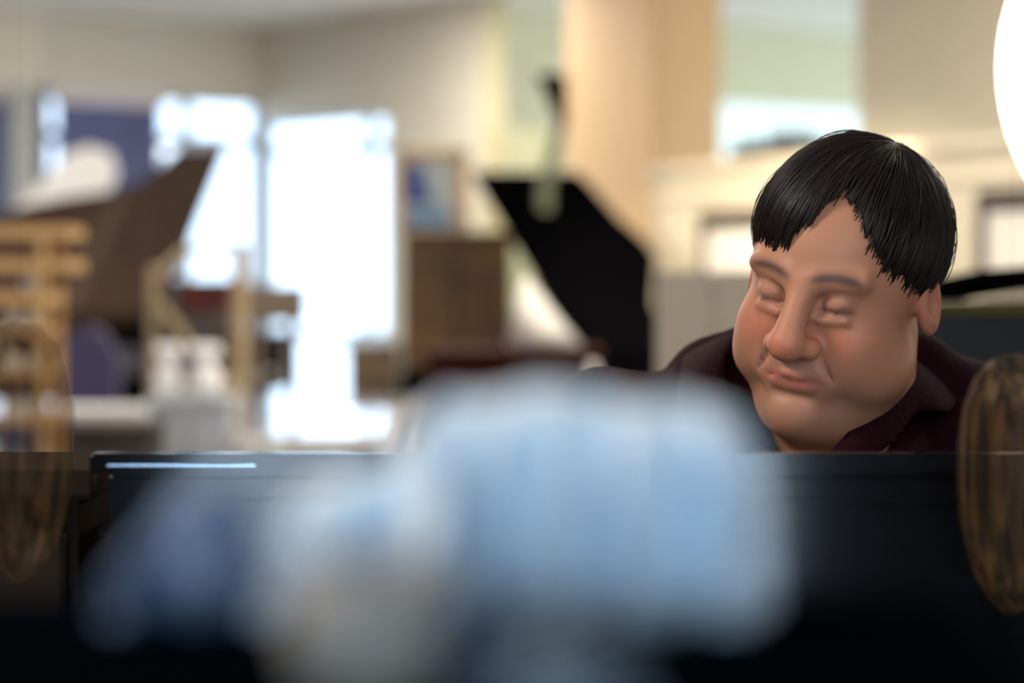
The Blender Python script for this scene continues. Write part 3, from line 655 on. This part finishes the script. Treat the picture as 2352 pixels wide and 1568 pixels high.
# skin
M_skin = mat('skin', (.55, .29, .19), .5, spec=.3, sss=.12)
nt = M_skin.node_tree; at = nt.nodes.new('ShaderNodeAttribute'); at.attribute_name = 'tint'; nt.links.new(at.outputs['Color'], nt.nodes['Principled BSDF'].inputs['Base Color'])
man = empty('person', (.28, 2.30, 0), 0, 'dark haired man in a dark maroon shirt bowing his head over the black piano', 'person')
ob = mesh_from('body', Vb, Fb, M_skin, man)
L_h = hl(Vb); x, y, z = L_h.T
base = np.array([.52, .235, .14]); col = np.tile(base, (len(Vb), 1))
def mixc(mask, c):
    global col
    mask = np.clip(mask, 0, 1)[:, None]; col = col*(1-mask)+np.array(c)*mask
front = (y < -.02)
def blob(cx, cy, cz, rx, rz): return front*np.exp(-(((x-cx)/rx)**2+((z-cz)/rz)**2)*1.2)
mixc(.65*(blob(-.042, 0, -.03, .022, .022)+blob(.042, 0, -.03, .022, .022)), (.56, .17, .10))
mixc(.75*blob(0, 0, -.034, .018, .016), (.58, .18, .11))
mixc(.9*front*np.exp(-(((x)/.028)**6+((z+.0715)/.0085)**6))*(y < -.08), (.44, .13, .10))
mixc(.35*(np.abs(x) < .08)*np.exp(-((z+.10)/.028)**2)*(y < .0), (.30, .18, .13))          # shaven beard
mixc(.30*front*np.exp(-((x/.03)**4+((z+.054)/.007)**2)), (.33, .20, .15))
for s_ in (-1, 1):
    bx = (x*s_-.032)/.022; bz = z-(.0245+.004*(1-bx**2))
    mixc(.9*front*np.exp(-(bx**6))*np.exp(-(bz/.0048)**2), (.035, .022, .018))         # eyebrows
    mixc(.85*front*np.exp(-((x*s_-.031)/.016)**6)*np.exp(-((z+.0035)/.0018)**2), (.04, .02, .015))   # lashes
    mixc(.35*front*np.exp(-(((x*s_-.031)/.02)**4+((z-.002)/.016)**4)), (.36, .17, .12))
mixc(.5*((x > .075) | (x < -.075))*np.exp(-((z+.008)/.04)**4), (.60, .22, .14))
ca_ = ob.data.color_attributes.new('tint', 'FLOAT_COLOR', 'POINT')
if len(ob.data.vertices) == len(col): ca_.data.foreach_set('color', np.concatenate([col, np.ones((len(col), 1))], 1).astype(np.float32).ravel())

# ---- shirt, trousers, shoes
SX = axis(-.16, .72, .006); SY = axis(1.80, 2.66, .007); SZ = axis(.44, 1.19, .006)
sh = Field(SX, SY, SZ)
sh.cap((.28, 2.085, .93), HIP, .135, .145, .04); sh.cap((.18, 2.09, .95), (.38, 2.09, .94), .108, .108, .05); sh.ell((.28, 2.17, .72), (.185, .17, .18), k=.05)
sh.cap((.29, 2.02, .985), (.285, 2.05, .88), .075, .095, .04); sh.cap((.205, 2.12, 1.065), (.37, 2.12, 1.045), .062, .062, .04)
sh.cap((.25, 2.10, 1.075), (.31, 2.10, 1.065), .072, .072, .03)
for s_, S_, E_, W_ in ((-1, SL, EL, WL), (1, SR, ER, WR)):
    sh.cap((.28+s_*.07, 2.10, 1.03), S_, .066, .068, .04); sh.cap(S_, E_, .068, .056, .03); sh.cap(E_, tuple(np.array(E_)*.22+np.array(W_)*.78), .055, .040, .02)
sh.cap(hw((0, .01, -.09)), (.268, 1.985, 1.02), .058, .040, .02, True)
sh.cap((.245, 1.925, 1.09), (.240, 1.935, 1.035), .040, .018, .02, True)
p = np.stack(np.meshgrid(SX, SY, SZ, indexing='ij'), -1)
sh.f += .0035*np.sin(p[..., 0]*38+p[..., 2]*55+2*np.sin(p[..., 1]*21))*np.sin(p[..., 2]*33-p[..., 0]*27)+.002*np.sin(p[..., 0]*90-p[..., 2]*70)
Vs, Fs = surface_nets(sh.f, SX, SY, SZ)
M_shirt = mat('maroon_cotton', (.020, .0045, .008), .85, spec=.05, bump=.15, bscale=220)
mesh_from('shirt', Vs, Fs, M_shirt, man)
TX = axis(-.1, .66, .012); TY = axis(1.85, 2.62, .012); TZ = axis(.05, .75, .012)
tf = Field(TX, TY, TZ); tf.ell((.28, 2.40, .57), (.165, .14, .115), k=.03)
for s_ in (-1, 1):
    kn = (.28+s_*.17, 1.99, .56); an = (.28+s_*.19, 2.05, .10); tf.cap((.28+s_*.09, 2.40, .57), kn, .098, .078, .03); tf.cap(kn, an, .072, .058, .02)
tf.f[:, :, :5] = np.maximum(tf.f[:, :, :5], .01)
Vt, Ft = surface_nets(tf.f, TX, TY, TZ); mesh_from('trousers', Vt, Ft, mat('black_trousers', (.012, .012, .015), .8), man)
for s_ in (-1, 1):
    bm = B(); ax_ = .28+s_*.19-man.location.x; ay = 2.05-man.location.y
    bmesh.ops.create_uvsphere(bm, u_segments=24, v_segments=14, radius=1)
    for v in bm.verts:
        v.co.x *= .048; v.co.z = v.co.z*.05 if v.co.z > 0 else 0; v.co.y = v.co.y*.135-.055
        if v.co.y > -.02: v.co.z *= 1.5
        v.co += Vector((ax_, ay, .004))
    link('shoe', bm, M_blacksatin, man, True)
# ---- collar: two folded wings around the neck
def sheet(name, rows, th, m, lab=None):
    bm = B(); R_ = [[bm.verts.new(Vector(q)-man.location) for q in r] for r in rows]
    for i in range(len(R_)-1):
        for j in range(len(R_[0])-1): bm.faces.new((R_[i][j], R_[i+1][j], R_[i+1][j+1], R_[i][j+1]))
    bmesh.ops.recalc_face_normals(bm, faces=bm.faces[:]); bmesh.ops.solidify(bm, geom=bm.faces[:], thickness=th)
    return link(name, bm, m, man, True)
def bez(P_, n):
    P_ = [Vector(p) for p in P_]; out = []
    for i in range(n+1):
        t = i/n*(len(P_)-1); k = min(int(t), len(P_)-2); f = t-k
        a, b, c_, d_ = P_[max(k-1, 0)], P_[k], P_[k+1], P_[min(k+2, len(P_)-1)]
        out.append(.5*((2*b)+(c_-a)*f+(2*a-5*b+4*c_-d_)*f*f+(3*b-a-3*c_+d_)*f*f*f))
    return out
def wing(top, bot, nm='collar'):
    a = bez(top, 24); b = bez(bot, 24); rows = []
    for p_, q_ in zip(a, b):
        rows.append([p_.lerp(q_, t)+Vector((0, -.006*math.sin(t*PI), .004*math.sin(t*PI))) for t in (0, .15, .35, .55, .75, .9, 1)])
    return sheet(nm, rows, .0022, M_shirt)
wing([P(1905, 1040, 1.90), P(1975, 960, 1.935), P(2040, 880, 1.975), P(2062, 812, 2.03), P(2010, 760, 2.09), P(1900, 735, 2.14)],
     [P(1960, 1075, 1.895), P(2045, 1020, 1.92), P(2110, 945, 1.955), P(2185, 940, 1.985), P(2175, 880, 2.11), P(1960, 800, 2.18)])
wing([P(1780, 1045, 1.90), P(1715, 990, 1.93), P(1672, 905, 1.975), P(1668, 820, 2.03), P(1715, 760, 2.09), P(1800, 735, 2.14)],
     [P(1740, 1075, 1.895), P(1640, 1010, 1.92), P(1560, 960, 1.955), P(1560, 880, 1.995), P(1590, 800, 2.11), P(1760, 770, 2.18)])
# placket and buttons
# ---- hair: thick cap in the head's frame plus combed strands
def hshell(d, off=0):      # hair shell radius along direction d (unit, head frame) from centre HO
    r = np.array([.0875, .111, .0965]); return 1/np.sqrt(((d/r)**2).sum(-1))+off
HO = np.array([.004, .012, .035])
def dirv(az, el):           # az: 0 = face, + = viewer's right ; el from horizon
    return np.stack([np.sin(az)*np.cos(el), -np.cos(az)*np.cos(el), np.sin(el)], -1)
KA = np.radians([-180, -150, -120, -100, -82, -72, -60, -45, -30, -18, -6, 4, 12, 22, 32, 42, 55, 70, 84, 96, 120, 150, 180])
KE = np.radians([-52, -50, -36, -10, -8, -14, -6, 2, 0, 4, 18, 36, 42, 32, 12, 0, -8, -16, -24, -12, -36, -50, -52])
def hend(az): return np.interp(az, KA, KE)
POLE = np.array([.25, .25, .93]); POLE /= np.linalg.norm(POLE)
def slerp(a, b, t):
    w = np.arccos(np.clip((a*b).sum(-1, keepdims=True), -1, 1)); s_ = np.maximum(np.sin(w), 1e-5); return (np.sin((1-t)*w)*a+np.sin(t*w)*b)/s_
na, nr = 220, 40
az = np.linspace(-PI, PI, na, endpoint=False); jag = .05*np.sin(az*37)+.04*np.sin(az*61+1)
E_ = dirv(az, hend(az)+jag)
t = np.linspace(0, 1, nr+1)[None, :, None]
D = slerp(np.tile(POLE, (na, 1))[:, None, :], E_[:, None, :], t)
thick = -.004*np.clip((t[..., 0]-.75)/.25, 0, 1)**1.5+.0016*np.sin(az*48)[:, None]*t[..., 0]+.001*np.sin(az*83)[:, None]*t[..., 0]
Po = HO+D*(hshell(D)+thick)[..., None]; Pi = HO+D*(hshell(D, -.014))[..., None]
idx = np.arange(na*(nr+1)).reshape(na, nr+1); F = []
nx_ = np.roll(idx, -1, 0)
F.append(np.stack([idx[:, :-1], idx[:, 1:], nx_[:, 1:], nx_[:, :-1]], -1).reshape(-1, 4)); off = idx.size
F.append(np.stack([idx[:, :-1], nx_[:, :-1], nx_[:, 1:], idx[:, 1:]], -1).reshape(-1, 4)+off)
F.append(np.stack([idx[:, -1], idx[:, -1]+off, nx_[:, -1]+off, nx_[:, -1]], -1))
HV = np.concatenate([Po.reshape(-1, 3), Pi.reshape(-1, 3)]); HV = (HV*HS)@HR.T+HC
M_hair = mat('dark_hair', (.009, .006, .005), .5, spec=.2)
hair = mesh_from('hair', HV, np.concatenate(F), M_hair, man)
# combed strands lying on the cap
NS, SG = 4200, 9
saz = rng.uniform(-PI, PI, NS); t0 = rng.uniform(0, .7, NS); t1 = np.clip(t0+rng.uniform(.25, .6, NS), 0, 1.03)
e_ = dirv(saz, hend(saz)+rng.normal(0, .05, NS)); p0 = np.tile(POLE, (NS, 1)); sw = rng.normal(0, .05, NS)
lift = rng.uniform(.000, .0022, NS)+(rng.random(NS) < .04)*rng.uniform(0, .004, NS)
pts = []
for j in range(SG):
    tt = (t0+(t1-t0)*j/(SG-1))[:, None]; d = slerp(p0, e_, np.clip(tt, 0, 1.05))
    side = np.cross(d, p0); d = d+side*(sw*np.sin(tt[:, 0]*3)*.6)[:, None]; d /= np.linalg.norm(d, axis=1, keepdims=True)
    pts.append(HO+d*(hshell(d)+lift*np.sin(PI*(j+.5)/SG)-.004*np.clip((tt[:, 0]-.75)/.25, 0, 1)**1.5)[:, None])
pts = np.stack(pts, 1)
dirs = np.gradient(pts, axis=1); dirs /= np.linalg.norm(dirs, axis=2, keepdims=True)
nrm = pts-HO; nrm /= np.linalg.norm(nrm, axis=2, keepdims=True); sd = np.cross(dirs, nrm)
wd = .0008*np.sqrt(np.clip(np.sin(PI*(np.arange(SG)+.3)/(SG+.2)), .05, 1))[None, :, None]
ring = np.stack([pts+sd*wd, pts-sd*wd, pts+nrm*wd], 2).reshape(NS, SG*3, 3)
f1 = []
for j in range(SG-1):
    for k in range(3): f1.append([j*3+k, j*3+(k+1) % 3, (j+1)*3+(k+1) % 3, (j+1)*3+k])
f1 = np.array(f1); FF = (f1[None]+(np.arange(NS)*SG*3)[:, None, None]).reshape(-1, 4)
mesh_from('hair_strands', ring.reshape(-1, 3)*HS@HR.T+HC, FF, mat('hair_sheen', (.016, .010, .008), .4, spec=.28), man)

# near black stand with cloth and cup
NZ = 1.083
ns = empty('plant_stand', (.0, .53, 0), 0, 'dark felt topped narrow stand nearest the camera, under the pale blue cloth', 'stand')
bm = B(); box(bm, -.16, .12, -.10, .135, NZ-.02, NZ, .003); link('top', bm, M_navy, ns)
for sx, sy in ((-.145, -.085), (-.145, .12), (.105, -.085), (.105, .12)):
    bm = B(); box(bm, sx-.012, sx+.012, sy-.012, sy+.012, 0, NZ-.0205); link('leg', bm, M_navy, ns)
# pale blue cloth heap
def cloth_heap(name, label, xs, hs, y0, depth, m, thick=.0, fold=.008, seed=1):
    r = random.Random(seed); nx = 160; ns_ = 40
    bm = B(); rows = []
    for i in range(nx+1):
        t = i/nx; x = xs[0]+(xs[-1]-xs[0])*t
        h = float(np.interp(x, xs, hs)); d = depth*(.35+.65*min(1, h/max(hs)+.15))
        row = []
        for j in range(ns_+1):
            a = j/ns_; ph = a*PI
            cx_ = -math.copysign(abs(math.cos(ph))**.55, math.cos(ph)); sz = abs(math.sin(ph))**.5
            side = abs(cx_)
            f = fold*(math.sin(x*330+1.3*math.sin(x*90))+.6*math.sin(x*560+2))*side
            row.append(bm.verts.new((x+.002*math.sin(sz*9+x*200), y0+depth/2+cx_*(d/2)+f*(1 if cx_ < 0 else -1), NZ+.001+h*sz+.002*math.sin(x*140)*sz)))
        rows.append(row)
    for i in range(nx):
        for j in range(ns_): bm.faces.new((rows[i][j], rows[i+1][j], rows[i+1][j+1], rows[i][j+1]))
        bm.faces.new((rows[i][0], rows[i][ns_], rows[i+1][ns_], rows[i+1][0]))
    bm.faces.new(rows[0]); bm.faces.new(rows[-1][::-1])
    o = link(name, bm, m, None, True); return tag(o, label, 'cloth')
M_cloth = mat('pale_blue_cloth', (.72, .87, .98), .75, noise=.08, nscale=12, sheen=.3, coords='Object')
M_cloth2 = mat('slate_blue_cloth', (.15, .22, .35), .8, noise=.12, nscale=12)
cloth_heap('blue_cloth', 'pale blue folded cloth heaped on the dark stand in the blurred foreground', [-.064, -.060, -.052, -.030, -.024, -.016, .045, .056, .063, .066], [.001, .022, .033, .036, .048, .057, .055, .048, .030, .001], .60, .055, M_cloth)
cloth_heap('blue_cloth', 'dark slate blue folded cloth lying left of the taller pale blue cloth', [-.104, -.098, -.086, -.072, -.066], [.001, .020, .029, .034, .001], .605, .04, M_cloth2, seed=3)
cloth_heap('blue_cloth', 'small dark slate cloth at the very front of the stand, cut by the bottom edge', [-.006, -.002, .010, .020, .026], [.001, .010, .013, .010, .001], .465, .03, mat('dark_slate_cloth', (.10, .15, .20), .8), fold=.001)
# cup
cp = empty('coffee_cup', (-.030, .50, NZ+.0005), 0, 'small grey beige cup in front of the pale blue cloth', 'cup')
bm = B(); lathe(bm, [(.009, 0), (.014, .004), (.0165, .014), (.0172, .028), (.0157, .028), (.0147, .014), (.012, .007), (.002, .005)], 32); link('body', bm, mat('stoneware', (.40, .36, .31), .7, spec=.2), cp, True)
bm = B(); tube(bm, [(.0155, 0, .023), (.023, 0, .024), (.026, 0, .017), (.023, 0, .009), (.0155, 0, .010)], .0018, 8); link('handle', bm, M_cloth2, cp, True)

# ------------------------------------------------------------------ glass drops in front of the piano
M_drop = bpy.data.materials.new('ribbed_amber_glass'); M_drop.use_nodes = True
nt = M_drop.node_tree; nt.nodes.remove(nt.nodes['Principled BSDF'])
tr = nt.nodes.new('ShaderNodeBsdfTransparent'); tr.inputs[0].default_value = (.88, .85, .82, 1)
pr = nt.nodes.new('ShaderNodeBsdfPrincipled'); pr.inputs['Roughness'].default_value = .35; pr.inputs['Specular IOR Level'].default_value = .2
tc = nt.nodes.new('ShaderNodeTexCoord'); mp = nt.nodes.new('ShaderNodeMapping'); mp.inputs['Scale'].default_value = (150, 150, .6)
nz = nt.nodes.new('ShaderNodeTexNoise'); nz.inputs['Scale'].default_value = 1.0; nz.inputs['Detail'].default_value = 2
cr = nt.nodes.new('ShaderNodeValToRGB'); cr.color_ramp.elements[0].position = .45; cr.color_ramp.elements[0].color = (.05, .036, .026, 1); cr.color_ramp.elements[1].position = .68; cr.color_ramp.elements[1].color = (.42, .23, .08, 1)
mx = nt.nodes.new('ShaderNodeMixShader'); mx.inputs[0].default_value = .15
for a, b in ((tc.outputs['Object'], mp.inputs[0]), (mp.outputs[0], nz.inputs['Vector']), (nz.outputs['Fac'], cr.inputs[0]), (cr.outputs[0], pr.inputs['Base Color']), (tr.outputs[0], mx.inputs[1]), (pr.outputs[0], mx.inputs[2]), (mx.outputs[0], nt.nodes['Material Output'].inputs[0])): nt.links.new(a, b)
M_fil = bpy.data.materials.new('clear_filament'); M_fil.use_nodes = True; nt = M_fil.node_tree; nt.nodes.remove(nt.nodes['Principled BSDF']); tr = nt.nodes.new('ShaderNodeBsdfTransparent'); tr.inputs[0].default_value = (.93, .93, .93, 1); nt.links.new(tr.outputs[0], nt.nodes['Material Output'].inputs[0])
def drop(px, tip, label, sc=1.0):
    Y = 1.52; c = P(px, tip, Y); H = 600*Y/FPX*sc; R_ = 125*Y/FPX*sc
    e = empty('glass_drop', c, 0, label, 'ornament', 'glass drops hanging before the piano')
    prof = [(0, 0), (.18, .012), (.42, .06), (.62, .12), (.80, .22), (.93, .36), (1.0, .52), (.98, .66), (.88, .80), (.68, .91), (.40, .975), (.12, 1.0)]
    bm = B(); lathe(bm, [(r*R_, z*H) for r, z in prof], 96, rib=.012, nrib=24); link('glass_body', bm, M_drop, e, True)
    bm = B(); tube(bm, [(0, 0, H), (0, 0, CH-c.z)], .0003, 5); link('filament', bm, M_fil, e)
drop(45, 1335, 'ribbed amber glass drop at the left edge of the piano')
drop(2325, 1412, 'ribbed amber glass drop at the right edge, before the man\'s shoulder')

# ------------------------------------------------------------------ globe lamp at upper right
gl = P(2303+515, 150, 1.3); s = 1.3/FPX
e = empty('globe_lamp', (gl.x, gl.y, 0), 0, 'large white glowing globe lamp cut by the top right edge', 'lamp')
bm = B(); bmesh.ops.create_uvsphere(bm, u_segments=64, v_segments=32, radius=515*s); bmesh.ops.translate(bm, vec=(0, 0, gl.z), verts=bm.verts)
link('globe', bm, mat('glowing_globe', (1, 1, 1), .5, emit=(1, .97, .92), estr=5), e, True)
bm = B(); tube(bm, [(0, 0, .02), (0, 0, gl.z-515*s+.003)], .012); link('pole', bm, M_blacksatin, e)
bm = B(); lathe(bm, [(.14, 0), (.14, .02), (.02, .03)], 32); link('base', bm, M_blacksatin, e)
